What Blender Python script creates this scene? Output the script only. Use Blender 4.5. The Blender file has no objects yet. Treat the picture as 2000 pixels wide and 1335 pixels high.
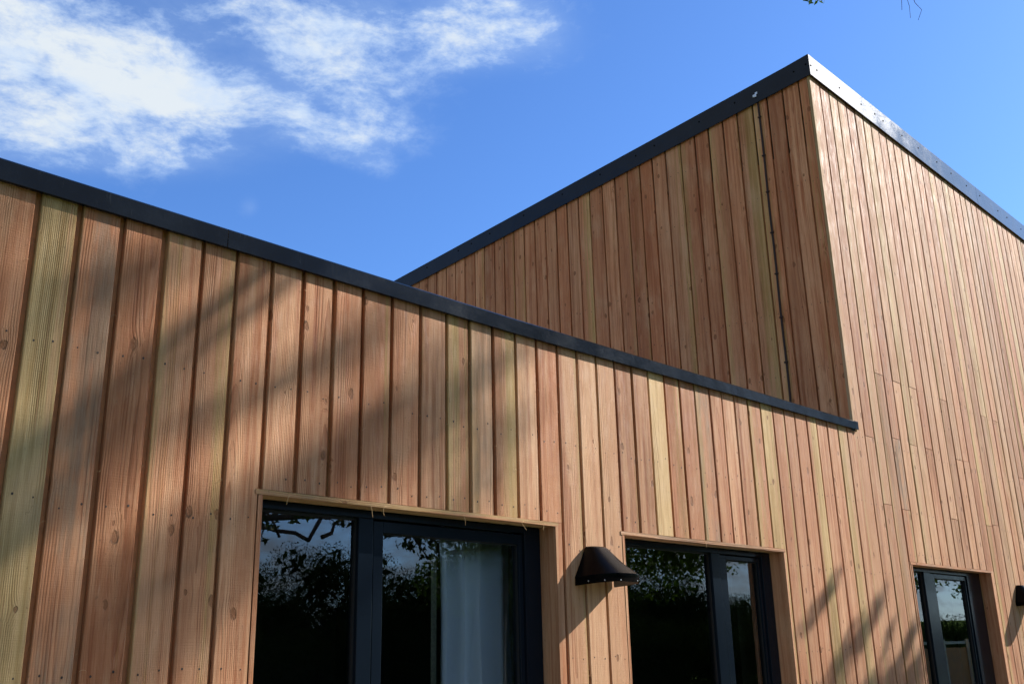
import bpy, math, random
import numpy as np
from mathutils import Vector, Matrix

random.seed(7)
rng = np.random.default_rng(7)
sc = bpy.context.scene
COL = sc.collection
G = 1.6                       # eye height above the ground
WY = 3.0                      # outer face of the front cladding
CX = 6.655                    # outer face of the tall block's side cladding
R = math.radians
SUN_AZ, SUN_EL = 112.5, 32.0  # azimuth from +Y towards +X
SUN = Vector((math.sin(R(SUN_AZ))*math.cos(R(SUN_EL)), math.cos(R(SUN_AZ))*math.cos(R(SUN_EL)), math.sin(R(SUN_EL))))

# ------------------------------------------------------------------ materials
def new_mat(name):
    m = bpy.data.materials.new(name); m.use_nodes = True
    nt = m.node_tree; nt.nodes.clear()
    out = nt.nodes.new('ShaderNodeOutputMaterial')
    return m, nt, out

class NT:
    """small node helper"""
    def __init__(s, nt): s.nt = nt
    def n(s, t, **k):
        nd = s.nt.nodes.new(t)
        for a, v in k.items(): setattr(nd, a, v)
        return nd
    def link(s, a, b): s.nt.links.new(a, b)
    def _in(s, sock, v):
        if hasattr(v, 'is_output'): s.link(v, sock)
        elif v is not None:
            if isinstance(v, (tuple, list)) and sock.type == 'RGBA' and len(v) == 3: v = (*v, 1)
            sock.default_value = v
    def m(s, op, a, b=None, c=None, clamp=False):
        nd = s.n('ShaderNodeMath', operation=op, use_clamp=clamp)
        s._in(nd.inputs[0], a)
        if b is not None: s._in(nd.inputs[1], b)
        if c is not None: s._in(nd.inputs[2], c)
        return nd.outputs[0]
    def noise(s, vec, scale=1, detail=3, rough=.5, dist=0):
        nd = s.n('ShaderNodeTexNoise'); s._in(nd.inputs['Vector'], vec)
        nd.inputs['Scale'].default_value = scale; nd.inputs['Detail'].default_value = detail
        nd.inputs['Roughness'].default_value = rough; nd.inputs['Distortion'].default_value = dist
        return nd.outputs[0]
    def vec(s, x, y, z):
        nd = s.n('ShaderNodeCombineXYZ')
        for i, v in enumerate((x, y, z)): s._in(nd.inputs[i], v)
        return nd.outputs[0]
    def ramp(s, f, lo, hi, a=0., b=1., smooth=True):
        nd = s.n('ShaderNodeMapRange', interpolation_type='SMOOTHSTEP' if smooth else 'LINEAR')
        s._in(nd.inputs[0], f)
        for i, v in zip((1, 2, 3, 4), (lo, hi, a, b)): s._in(nd.inputs[i], v)
        return nd.outputs[0]
    def mix(s, f, a, b, mode='MIX'):
        nd = s.n('ShaderNodeMix', data_type='RGBA', blend_type=mode)
        s._in(nd.inputs[0], f); s._in(nd.inputs[6], a); s._in(nd.inputs[7], b)
        return nd.outputs[2]

def wood_material(name='larch_wood', hue=None):
    m, nt, out = new_mat(name); N = NT(nt)
    at = N.n('ShaderNodeAttribute', attribute_name='board')
    bc = N.n('ShaderNodeSeparateColor'); N.link(at.outputs['Color'], bc.inputs[0])
    seed, tone, grey = bc.outputs[0], bc.outputs[1], bc.outputs[2]
    side = at.outputs['Alpha']
    av = N.n('ShaderNodeAttribute', attribute_name='buv')
    sp = N.n('ShaderNodeSeparateXYZ'); N.link(av.outputs['Vector'], sp.inputs[0])
    u, v, w = sp.outputs
    sd = N.m('MULTIPLY', seed, 97.0)
    # slow bends of the grain along the board
    bend = N.m('SUBTRACT', N.noise(N.vec(N.m('MULTIPLY', u, 3.0), N.m('MULTIPLY', v, 1.1), sd), 1, 2), .5)
    # knots
    vo = N.n('ShaderNodeTexVoronoi', voronoi_dimensions='2D', feature='F1')
    kv = N.vec(N.m('MULTIPLY_ADD', u, 11.0, N.m('MULTIPLY', sd, 3.1)), N.m('MULTIPLY_ADD', v, 6.5, N.m('MULTIPLY', sd, 7.7)), sd)
    N.link(kv, vo.inputs['Vector']); vo.inputs['Scale'].default_value = 1; vo.inputs['Randomness'].default_value = 1
    kd = vo.outputs['Distance']
    ks = N.n('ShaderNodeSeparateColor'); N.link(vo.outputs['Color'], ks.inputs[0])
    kexist = N.m('GREATER_THAN', ks.outputs[0], .82)
    ksize = N.m('MULTIPLY_ADD', ks.outputs[1], .10, .055)
    kn = N.m('ADD', kd, N.m('MULTIPLY', N.m('SUBTRACT', N.noise(kv, 5, 3), .5), .16))
    knot = N.m('MULTIPLY', N.ramp(kn, ksize, N.m('MULTIPLY', ksize, .75)), kexist)
    kring = N.m('MULTIPLY', N.m('MULTIPLY', N.ramp(kn, N.m('MULTIPLY', ksize, 1.2), ksize), N.ramp(kn, N.m('MULTIPLY', ksize, .65), N.m('MULTIPLY', ksize, .9))), kexist)
    kpull = N.m('MULTIPLY', N.m('EXPONENT', N.m('MULTIPLY', kd, -6.0)), kexist)
    # annual rings cut by the board: a cylinder round a pith that wanders
    cen = N.m('MULTIPLY', N.m('SUBTRACT', N.m('FRACT', N.m('MULTIPLY', seed, 7.31)), .5), .20)
    dep = N.m('MULTIPLY_ADD', N.noise(N.vec(sd, N.m('MULTIPLY', v, .55), 3.1), 1, 1), .11, -.015)
    uu = N.m('ADD', N.m('SUBTRACT', u, cen), N.m('MULTIPLY', bend, .022))
    rr = N.m('SQRT', N.m('ADD', N.m('MULTIPLY', uu, uu), N.m('MULTIPLY', dep, dep)))
    rr = N.m('ADD', rr, N.m('MULTIPLY', kpull, .016))
    freq = N.m('MULTIPLY_ADD', N.m('FRACT', N.m('MULTIPLY', seed, 3.77)), 90, 105)
    ph = N.m('MULTIPLY', rr, freq)
    fr = N.m('FRACT', N.m('ADD', ph, N.m('MULTIPLY', N.noise(N.vec(N.m('MULTIPLY', u, 160), N.m('MULTIPLY', v, 9), sd), 1, 2), .35)))
    ring = N.m('MULTIPLY', N.ramp(fr, .35, .93), N.ramp(fr, 1.0, .93))
    ringamt = N.noise(N.vec(N.m('MULTIPLY', u, 22), N.m('MULTIPLY', v, 1.5), N.m('ADD', sd, 5)), 1, 2)
    ring = N.m('MULTIPLY', ring, N.ramp(ringamt, .36, .66))
    # fine fibre and saw marks
    fib = N.noise(N.vec(N.m('MULTIPLY', u, 520), N.m('MULTIPLY', v, 14), sd), 1, 3, .6)
    band = N.noise(N.vec(N.m('MULTIPLY', N.m('ADD', u, N.m('MULTIPLY', bend, .03)), 38), N.m('MULTIPLY', v, .7), N.m('ADD', sd, 11)), 1, 3, .55)
    saw = N.noise(N.vec(N.m('MULTIPLY', u, 14), N.m('MULTIPLY', v, 260), sd), 1, 2)
    blot = N.noise(N.vec(N.m('MULTIPLY', u, 12), N.m('MULTIPLY', v, 3.2), N.m('ADD', sd, 21)), 1, 4, .6)
    # sapwood: one edge or all of the board, yellow-green
    us = N.m('MULTIPLY', u, N.m('SUBTRACT', N.m('MULTIPLY', side, 2.0), 1.0))
    sap = N.m('ADD', N.m('ADD', N.m('MULTIPLY', tone, 1.25), N.m('MULTIPLY', us, 5.0)), N.m('MULTIPLY', N.m('SUBTRACT', band, .5), 1.7))
    sap = N.ramp(sap, .42, 1.0)
    pink = N.mix(N.m('FRACT', N.m('MULTIPLY', seed, 13.7)), (.47, .208, .100), (.59, .335, .185))
    pink = N.mix(N.ramp(band, .35, .75), pink, (.34, .120, .050))
    pink = N.mix(N.ramp(blot, .45, .8, 0, .5), pink, (.60, .38, .22))
    yel = N.mix(N.ramp(band, .3, .7), (.62, .46, .215), (.42, .285, .105))
    base = N.mix(N.m('MULTIPLY', sap, .85), pink, yel)
    # paler boards (on the tall wall, grazing light painted in), boards weathered grey
    pale = N.ramp(grey, .0, .5, .55, 0.)
    greyf = N.ramp(grey, .5, 1.0, 0., .85)
    base = N.mix(pale, base, (.60, .40, .235))
    # slow change of tone along the board and a few resin and water streaks
    longv = N.noise(N.vec(N.m('MULTIPLY', u, 3), N.m('MULTIPLY', v, 1.3), N.m('ADD', sd, 33)), 1, 3, .6)
    base = N.mix(N.ramp(longv, .45, .75, 0, .55), base, N.mix(1.0, base, (.80, .68, .58), 'MULTIPLY'))
    base = N.mix(N.ramp(longv, .45, .25, 0, .35), base, (.62, .43, .27))
    streak = N.noise(N.vec(N.m('MULTIPLY', N.m('ADD', u, N.m('MULTIPLY', bend, .02)), 70), N.m('MULTIPLY', v, 1.6), N.m('ADD', sd, 44)), 1, 4, .6)
    base = N.mix(N.ramp(streak, .60, .74, 0, .55), base, (.20, .085, .035))
    speck = N.noise(N.vec(N.m('MULTIPLY', u, 150), N.m('MULTIPLY', v, 60), sd), 1, 2, .5)
    base = N.mix(N.m('MULTIPLY', N.ramp(speck, .66, .74, 0, .5), N.ramp(blot, .45, .6)), base, (.13, .07, .035))
    base = N.mix(N.m('MULTIPLY', greyf, N.ramp(N.m('ADD', N.m('MULTIPLY', blot, .6), N.m('MULTIPLY', band, .5)), .46, .66)), base, (.22, .175, .12))
    base = N.mix(N.m('MULTIPLY', ring, .6), base, N.mix(1.0, base, (.56, .38, .28), 'MULTIPLY'))
    base = N.mix(N.ramp(fib, .40, .72, 0, .45), base, N.mix(1.0, base, (.72, .60, .50), 'MULTIPLY'))
    base = N.mix(N.ramp(fib, .42, .2, 0, .22), base, (.70, .55, .42))
    base = N.mix(N.m('MULTIPLY', knot, .70), base, (.19, .075, .03))
    base = N.mix(N.m('MULTIPLY', kring, N.ramp(N.noise(kv, 3, 2), .4, .65, .1, .8)), base, (.07, .035, .015))
    val = N.ramp(N.m('FRACT', N.m('MULTIPLY', seed, 23.3)), 0, 1, .86, 1.10, False)
    base = N.mix(1.0, base, N.vec(val, val, val), 'MULTIPLY')
    if hue: base = N.mix(1.0, base, hue, 'MULTIPLY')
    bs = N.n('ShaderNodeBsdfPrincipled')
    N.link(base, bs.inputs['Base Color'])
    shiny = N.noise(N.vec(N.m('MULTIPLY', u, 40), N.m('MULTIPLY', v, 7), N.m('ADD', sd, 60)), 1, 4, .65)
    N.link(N.m('ADD', N.ramp(fib, .2, .8, -.06, .08), N.ramp(shiny, .45, .75, .74, .50)), bs.inputs['Roughness'])
    bs.inputs['Specular IOR Level'].default_value = .20
    h = N.m('ADD', N.m('MULTIPLY', ring, -.9), N.m('ADD', N.m('MULTIPLY', fib, .9), N.m('ADD', N.m('MULTIPLY', saw, .45), N.m('MULTIPLY', blot, .9))))
    h = N.m('ADD', h, N.m('MULTIPLY', knot, -.6))
    bp = N.n('ShaderNodeBump'); bp.inputs['Strength'].default_value = 1.0; bp.inputs['Distance'].default_value = .0011
    N.link(h, bp.inputs['Height']); N.link(bp.outputs[0], bs.inputs['Normal'])
    N.link(bs.outputs[0], out.inputs[0])
    return m

def simple_mat(name, col, rough=.5, metal=0., spec=.5, noise=0., nscale=20, bump=0., coat=0., emit=None):
    m, nt, out = new_mat(name); N = NT(nt)
    bs = N.n('ShaderNodeBsdfPrincipled')
    tc = N.n('ShaderNodeTexCoord')
    nz = N.noise(tc.outputs['Object'], nscale, 4, .6)
    bs.inputs['Roughness'].default_value = rough
    if noise:
        c = N.mix(N.ramp(nz, .3, .7), col, tuple(min(1, x*(1+noise)) for x in col))
        N.link(c, bs.inputs['Base Color'])
        N.link(N.ramp(nz, .3, .7, rough*.85, min(1, rough*1.2)), bs.inputs['Roughness'])
    else: bs.inputs['Base Color'].default_value = (*col, 1)
    bs.inputs['Metallic'].default_value = metal
    bs.inputs['Specular IOR Level'].default_value = spec
    if coat: bs.inputs['Coat Weight'].default_value = coat; bs.inputs['Coat Roughness'].default_value = .15
    if bump:
        bp = N.n('ShaderNodeBump'); bp.inputs['Strength'].default_value = .6; bp.inputs['Distance'].default_value = bump
        N.link(nz, bp.inputs['Height']); N.link(bp.outputs[0], bs.inputs['Normal'])
    if emit:
        bs.inputs['Emission Color'].default_value = (*emit[0], 1); bs.inputs['Emission Strength'].default_value = emit[1]
    N.link(bs.outputs[0], out.inputs[0])
    return m

def metal_coping_mat():
    m, nt, out = new_mat('anthracite_coated_metal'); N = NT(nt)
    tc = N.n('ShaderNodeTexCoord'); o = tc.outputs['Object']
    fine = N.noise(o, 190, 3, .7); mid = N.noise(o, 5.5, 4, .65); mp = N.n('ShaderNodeMapping')
    mp.inputs['Scale'].default_value = (60, 60, 7); N.link(o, mp.inputs[0])
    run = N.noise(mp.outputs[0], 1, 3, .6)
    bs = N.n('ShaderNodeBsdfPrincipled')
    c = N.mix(N.ramp(mid, .35, .7), (.003, .005, .009), (.006, .009, .014))
    c = N.mix(N.ramp(run, .66, .80, 0, .35), c, (.075, .08, .085))
    N.link(c, bs.inputs['Base Color'])
    r = N.m('ADD', N.ramp(mid, .3, .7, .10, .155), N.ramp(fine, .3, .7, -.03, .06))
    N.link(r, bs.inputs['Roughness'])
    bs.inputs['Specular IOR Level'].default_value = .28
    bp = N.n('ShaderNodeBump'); bp.inputs['Strength'].default_value = .8; bp.inputs['Distance'].default_value = .0008
    N.link(N.m('ADD', N.m('MULTIPLY', mid, 4.0), N.m('MULTIPLY', fine, .55)), bp.inputs['Height']); N.link(bp.outputs[0], bs.inputs['Normal'])
    N.link(bs.outputs[0], out.inputs[0])
    return m

def glass_mat():
    m, nt, out = new_mat('window_glass'); N = NT(nt)
    lw = N.n('ShaderNodeFresnel'); lw.inputs[0].default_value = 1.5
    g = N.n('ShaderNodeBsdfGlossy'); g.inputs['Roughness'].default_value = .0; g.inputs['Color'].default_value = (.92, .96, 1, 1)
    t = N.n('ShaderNodeBsdfTransparent'); t.inputs['Color'].default_value = (.90, .94, .95, 1)
    mx = N.n('ShaderNodeMixShader')
    N.link(N.m('MULTIPLY_ADD', lw.outputs[0], 1.25, .085, clamp=True), mx.inputs[0])
    N.link(t.outputs[0], mx.inputs[1]); N.link(g.outputs[0], mx.inputs[2])
    N.link(mx.outputs[0], out.inputs[0])
    return m

def leaf_mat(name, c1, c2, trans=.35, spec=.12):
    m, nt, out = new_mat(name); N = NT(nt)
    at = N.n('ShaderNodeAttribute', attribute_name='leafc')
    c = N.mix(at.outputs['Fac'], c1, c2)
    d = N.n('ShaderNodeBsdfPrincipled'); N.link(c, d.inputs['Base Color']); d.inputs['Roughness'].default_value = .5
    d.inputs['Specular IOR Level'].default_value = spec; d.inputs['Roughness'].default_value = .75
    t = N.n('ShaderNodeBsdfTranslucent'); N.link(N.mix(1.0, c, (1.5, 1.7, .6), 'MULTIPLY'), t.inputs['Color'])
    mx = N.n('ShaderNodeMixShader'); mx.inputs[0].default_value = trans
    N.link(d.outputs[0], mx.inputs[1]); N.link(t.outputs[0], mx.inputs[2]); N.link(mx.outputs[0], out.inputs[0])
    return m

def ground_mat():
    m, nt, out = new_mat('meadow_grass'); N = NT(nt)
    tc = N.n('ShaderNodeTexCoord'); o = tc.outputs['Object']
    a = N.noise(o, .35, 5, .6); b = N.noise(o, 9, 4, .7)
    c = N.mix(N.ramp(a, .35, .65), (.045, .085, .018), (.085, .13, .030))
    c = N.mix(N.ramp(b, .4, .75, 0, .6), c, (.13, .14, .05))
    bs = N.n('ShaderNodeBsdfPrincipled'); N.link(c, bs.inputs['Base Color']); bs.inputs['Roughness'].default_value = .9; bs.inputs['Specular IOR Level'].default_value = .0
    bp = N.n('ShaderNodeBump'); bp.inputs['Distance'].default_value = .03; N.link(b, bp.inputs['Height']); N.link(bp.outputs[0], bs.inputs['Normal'])
    N.link(bs.outputs[0], out.inputs[0]); return m

M = dict(
    wood=wood_material(),
    side_wood=wood_material('warm_larch_wood', (1.30, 1.10, .97)),  # same larch multiplied brighter and warmer for the side wall
    nail=simple_mat('rusty_nail_head', (.035, .020, .013), .6),
    backing=simple_mat('reddish_backing_timber', (.50, .20, .085), .8, noise=.3, nscale=30, bump=.0005),
    backing_shade=simple_mat('gap_shade_backing', (.05, .022, .013), .9, noise=.3, nscale=30),  # shade inside the tall wall's board gaps, painted into the backing
    coping=metal_coping_mat(),
    screw=simple_mat('black_screw_paint', (.004, .004, .005), .85, spec=.1),
    frame=simple_mat('dark_grey_frame_paint', (.006, .010, .016), .17, noise=.05, nscale=3, spec=.12),
    seal=simple_mat('black_rubber_seal', (.006, .006, .006), .7),
    glass=glass_mat(),
    lamp=simple_mat('black_lamp_enamel', (.0015, .002, .003), .25, spec=.06),
    lampin=simple_mat('lamp_inside_grey', (.10, .09, .085), .6),
    rivet=simple_mat('steel_rivet', (.55, .55, .55), .3, metal=.9),
    steel=simple_mat('galvanised_steel', (.62, .64, .66), .38, metal=.6),
    cable=simple_mat('brown_plastic_sheath', (.045, .024, .018), .7, spec=.2),
    plaster=simple_mat('grey_plaster', (.30, .32, .31), .9, noise=.1, nscale=3),
    darkroom=simple_mat('dark_room_paint', (.055, .055, .055), .9, noise=.3, nscale=2),
    floor=simple_mat('dark_timber_floor', (.10, .065, .04), .6, noise=.4, nscale=5),
    membrane=simple_mat('grey_roof_membrane', (.27, .24, .20), .8, noise=.3, nscale=4),
    bark=simple_mat('rough_brown_bark', (.055, .042, .032), .9, noise=.8, nscale=12, bump=.01),
    leaf=leaf_mat('oak_leaf', (.020, .040, .008), (.060, .095, .022), .25),
    leaf_far=leaf_mat('distant_leaf', (.012, .022, .007), (.030, .047, .014), .05, 0.),
    ground=ground_mat(),
    paving=simple_mat('concrete_paving', (.16, .15, .13), .9, noise=.3, nscale=6, bump=.002),
    rail=simple_mat('pale_fence_timber', (.45, .40, .31), .8, noise=.3, nscale=8),
    brownfence=simple_mat('stained_fence_boards', (.32, .14, .045), .8, noise=.5, nscale=4),
    lampglow=simple_mat('downlight_glow', (.9, .9, .9), .5, emit=((1, .93, .82), 3.0)),
    ceiling=simple_mat('ceiling_paint', (.20, .20, .20), .9),
)
def curtain_mat():
    m, nt, out = new_mat('pale_blue_curtain_cloth'); N = NT(nt)
    tc = N.n('ShaderNodeTexCoord'); nz = N.noise(tc.outputs['Object'], 400, 2)
    d = N.n('ShaderNodeBsdfDiffuse'); N.link(N.mix(nz, (.84, .90, .99), (.91, .94, .99)), d.inputs[0])
    t = N.n('ShaderNodeBsdfTranslucent'); t.inputs[0].default_value = (.5, .55, .62, 1)
    mx = N.n('ShaderNodeMixShader'); mx.inputs[0].default_value = .2
    N.link(d.outputs[0], mx.inputs[1]); N.link(t.outputs[0], mx.inputs[2]); N.link(mx.outputs[0], out.inputs[0]); return m
M['curtain'] = curtain_mat()
M['curtain_grey'] = simple_mat('shade_grey_cloth', (.16, .15, .155), .9, noise=.2)  # dark grey puts the room's shade into the second curtain
M['trim'] = simple_mat('olive_woven_trim', (.10, .10, .07), .9, noise=.8, nscale=90)

# ------------------------------------------------------------------ mesh helpers
class MB:
    def __init__(s): s.v = []; s.f = []; s.mi = []; s.buv = []; s.brd = []; s.sm = []
    def add(s, verts, faces, mi=0, buv=None, brd=None, smooth=False):
        o = len(s.v); s.v += [tuple(p) for p in verts]
        s.f += [tuple(o+i for i in f) for f in faces]; s.mi += [mi]*len(faces); s.sm += [smooth]*len(faces)
        s.buv += buv if buv else [(p[0], p[2], 0) for p in verts]
        s.brd += [brd if brd else (.5, .3, .5, 1.)]*len(verts)
    def box(s, x0, x1, y0, y1, z0, z1, mi=0, **k):
        v = [(x, y, z) for z in (z0, z1) for y in (y0, y1) for x in (x0, x1)]
        f = [(0, 2, 3, 1), (4, 5, 7, 6), (0, 1, 5, 4), (2, 6, 7, 3), (0, 4, 6, 2), (1, 3, 7, 5)]
        s.add(v, f, mi, **k)
    def tube(s, pts, rad, seg=6, mi=0, cap=True):
        pts = [Vector(p) for p in pts]; n = len(pts); vs = []; fs = []
        prev = None
        for i, p in enumerate(pts):
            d = (pts[min(i+1, n-1)]-pts[max(i-1, 0)])
            d = d.normalized() if d.length > 1e-9 else Vector((0, 0, 1))
            a = prev if prev is not None else (Vector((0, 0, 1)) if abs(d.z) < .9 else Vector((1, 0, 0)))
            a = (a-d*a.dot(d)); a = a.normalized() if a.length > 1e-6 else d.orthogonal().normalized()
            prev = a; b = d.cross(a); r = rad[i] if isinstance(rad, (list, tuple)) else rad
            for k in range(seg):
                t = 2*math.pi*k/seg; vs.append(p+a*math.cos(t)*r+b*math.sin(t)*r)
        for i in range(n-1):
            for k in range(seg):
                k2 = (k+1) % seg; fs.append((i*seg+k, i*seg+k2, (i+1)*seg+k2, (i+1)*seg+k))
        if cap: fs.append(tuple(range(seg))[::-1]); fs.append(tuple((n-1)*seg+k for k in range(seg)))
        s.add(vs, fs, mi, smooth=True)
    def build(s, name, mats, parent=None, loc=(0, 0, 0), bevel=0, label=None):
        me = bpy.data.meshes.new(name)
        l = Vector(loc)
        me.from_pydata([tuple(Vector(p)-l) for p in s.v], [], s.f); me.update()
        if not isinstance(mats, (list, tuple)): mats = [mats]
        for m in mats: me.materials.append(m)
        me.polygons.foreach_set('material_index', s.mi)
        me.polygons.foreach_set('use_smooth', s.sm)
        a = me.attributes.new('buv', 'FLOAT_VECTOR', 'POINT'); a.data.foreach_set('vector', np.array(s.buv, dtype=np.float32).ravel())
        a = me.attributes.new('board', 'FLOAT_COLOR', 'POINT'); a.data.foreach_set('color', np.array(s.brd, dtype=np.float32).ravel())
        o = bpy.data.objects.new(name, me); COL.objects.link(o)
        if parent is not None:
            o.parent = parent
            wl = Vector((0, 0, 0)); q = parent
            while q is not None: wl += q.location; q = q.parent
            o.location = l-wl
        else: o.location = l
        if bevel:
            b = o.modifiers.new('bevel', 'BEVEL'); b.width = bevel; b.segments = 2; b.limit_method = 'ANGLE'
        if label: o['label'] = label
        return o

def thing(name, label, cat, loc=(0, 0, 0), group=None):
    o = bpy.data.objects.new(name, None); COL.objects.link(o); o.location = loc
    o.empty_display_size = .2
    o['label'] = label; o['category'] = cat
    if group: o['group'] = group
    return o

def put(o, p):           # geometry given in world space, object origin moved to the base
    return o

# ------------------------------------------------------------------ boards
def board(mb, a0, a1, z0, z1, face, tone, grey, axis='x', thick=.021, seed=None, uside=1., nails=(), topfn=None, bow=.0012):
    """vertical board. axis 'x': spans x a0..a1 with its face at y=face looking to -Y;
       axis 'y': spans y a0..a1 with its face at x=face looking to -X"""
    seed = random.random() if seed is None else seed
    zt0 = topfn(a0) if topfn else z1; zt1 = topfn(a1) if topfn else z1
    n = max(1, int((z1-z0)/.35))
    c = .5*(a0+a1); b = .0022
    vs = []; uv = []
    fo = random.uniform(-.0015, .0015)
    el = er = 0
    for i in range(n+1):
        t = i/n
        el = el*.6+random.gauss(0, bow*.5); er = er*.6+random.gauss(0, bow*.5); ff = fo+random.gauss(0, .0004)
        L, Rr = a0+el, a1+er
        for (p, d) in ((L, thick), (L, b), (L+b, 0), (Rr-b, 0), (Rr, b), (Rr, thick)):
            zt = zt0+(zt1-zt0)*((p-a0)/(a1-a0)); z = z0+(zt-z0)*t
            y = face+d+(ff if d < thick else 0)
            vs.append((p, y, z) if axis == 'x' else (y, p, z))
            uo = 0 if d < thick*.5 else (.021 if p > c else -.021)
            uv.append(((p-c)+uo, z, d))
    fs = []
    for i in range(n):
        for k in range(5):
            q = (i*6+k, i*6+k+1, i*6+7+k, i*6+6+k)
            fs.append(q if axis == 'x' else q[::-1])
    bot = tuple(range(6)); top = tuple(n*6+k for k in range(6))
    fs.append(bot[::-1] if axis == 'x' else bot); fs.append(top if axis == 'x' else top[::-1])
    mb.add(vs, fs, 0, buv=uv, brd=(seed, tone, grey, uside))
    for zr in nails:
        if not (z0+.03 < zr < min(zt0, zt1)-.04): continue
        for s_ in (-1, 1):
            if random.random() < .06: continue
            p = c+s_*(a1-a0)*random.uniform(.24, .30); zz = zr+random.gauss(0, .009)
            r = random.uniform(.0023, .0036); k = 7; ph = random.random()
            d = face+fo-.0009
            ring = [(p+r*math.cos(2*math.pi*(j+ph)/k), zz+r*1.25*math.sin(2*math.pi*(j+ph)/k)) for j in range(k)]
            vv = [((x, d, z) if axis == 'x' else (d, x, z)) for x, z in ring]+[((x, d+.003, z) if axis == 'x' else (d+.003, x, z)) for x, z in ring]
            ff_ = [tuple(range(k))]+[(j, (j+1) % k, k+(j+1) % k, k+j) for j in range(k)]
            mb.add(vv, ff_, 1)

NAILZ = [G+z for z in (-1.02, -.53, -.04, .452, .93, 1.41, 1.95, 2.45, 2.95, 3.45, 3.95)]
lowgaps = [1.010, 1.14, 1.282, 1.432, 1.577, 1.712, 1.857, 1.998, 2.142, 2.284, 2.433, 2.587, 2.737, 2.872, 3.017, 3.166, 3.31,
           3.457, 3.607, 3.755, 3.901, 4.049, 4.193, 4.343, 4.489, 4.637, 4.789, 4.924, 5.059, 5.209, 5.359, 5.508, 5.649, 5.787, 5.944,
           6.085, 6.237, 6.394, 6.533]
# tone (0 pink heartwood .. 1 yellow sapwood), grey (0 pale .. .5 normal .. 1 weathered), sapwood side
lowspec = [(.92, .62, 0), (.20, .80, 0), (.02, .5, 1), (.32, .38, 0), (.32, .38, 1), (.05, .5, 1), (.05, .45, 0), (.04, .5, 1), (.08, .5, 0), (.22, .45, 1),
           (.05, .5, 1), (.1, .6, 0), (.60, .5, 0), (.36, .75, 0), (.56, .55, 1), (.12, .5, 0), (.10, .55, 1), (.28, .35, 1), (.04, .2, 1), (.2, .2, 0),
           (.16, .6, 1), (.12, .55, 0), (1., .25, 0), (.36, .5, 1), (.2, .45, 1), (.42, .8, 0), (.0, .5, 1), (.02, .5, 0), (.02, .5, 1), (.45, .55, 0),
           (.85, .4, 0), (.36, .4, 1), (.08, .4, 1), (.12, .4, 0), (.74, .5, 1), (.04, .4, 0), (.12, .4, 1), (.7, .35, 0)]
talltops = [6.82, 6.979, 7.128, 7.288, 7.448, 7.605, 7.759, 7.914, 8.073, 8.226, 8.386, 8.547, 8.705, 8.859, 9.02, 9.175, 9.34, 9.505, 9.65, 9.811, 9.962, 10.117, 10.279]
while talltops[-1] < 16.3: talltops.append(talltops[-1]+random.uniform(.152, .160))
LEFT_END = -4.0; RIGHT_END = talltops[-1]
left = [1.010]
while left[-1] > LEFT_END+.1: left.append(left[-1]-.147)
LEFT_END = left[-1]

def low_top(x): return G+(1.425 if x < 3.1 else 1.425+.047*(x-3.1)/3.58)
def tall_top(x): return G+4.330+.0155*(x-6.633)+.012
def side_top(y): return G+4.329-.0905*(y-2.982)+.012

WIN = [(1.868, 3.402, .536), (3.912, 5.466, .530), (7.335, 8.938, .540)]    # x0, x1, head (relative)
LT = .017

build_root = thing('timber_building', 'modern building clad in vertical larch boards with a low wing and a taller block behind', 'building', (4.0, 3.6, 0))

fw = MB()
def column(x0, x1, ztop, tone, grey, us, gap, joints=(), topfn=None):
    a0, a1 = x0+gap*.5, x1-gap*.5
    z0 = .06
    spans = [(a0, a1, z0)]
    for (wx0, wx1, wh) in WIN:
        nsp = []
        for (p0, p1, zb) in spans:
            if p1 <= wx0 or p0 >= wx1: nsp.append((p0, p1, zb)); continue
            if zb > z0: nsp.append((p0, p1, zb)); continue
            # part above the opening spans the full width; narrow strips beside the opening
            if p0 < wx0-LT-.004: nsp.append((p0, wx0-LT-.001, 'strip'))
            if p1 > wx1+LT+.004: nsp.append((wx1+LT+.001, p1, 'strip'))
            nsp.append((p0, p1, G+wh+LT+.002))
        spans = nsp
    hit = next((w for w in WIN if not (a1 <= w[0] or a0 >= w[1])), None)
    for (p0, p1, zb) in spans:
        if p1-p0 < .006: continue
        if zb == 'strip':
            board(fw, p0, p1, z0, G+hit[2]+LT+.0005, WY, tone, grey, seed=random.random(), uside=us, nails=NAILZ if p1-p0 > .05 else (), topfn=None)
            continue
        zs = sorted([j for j in joints if zb+.05 < j < ztop-.1])
        b0 = zb; first = True
        for j in zs+[None]:
            t_ = tone; g_ = grey
            if not first:
                t_ = min(1, max(0, tone+random.gauss(0, .25))); g_ = min(.9, max(0, grey+random.gauss(0, .15)))
            nz = list(NAILZ)
            if zb > z0 and first: nz.append(zb+.045+(.01*random.random()))
            for jj in zs: nz += [jj-.03, jj+.03]
            if j is None:
                board(fw, p0, p1, b0, ztop, WY, t_, g_, uside=us, nails=nz, topfn=topfn)
            else:
                board(fw, p0, p1, b0, j-.002, WY, t_, g_, uside=us, nails=nz)
                b0 = j+.002
            first = False

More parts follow.
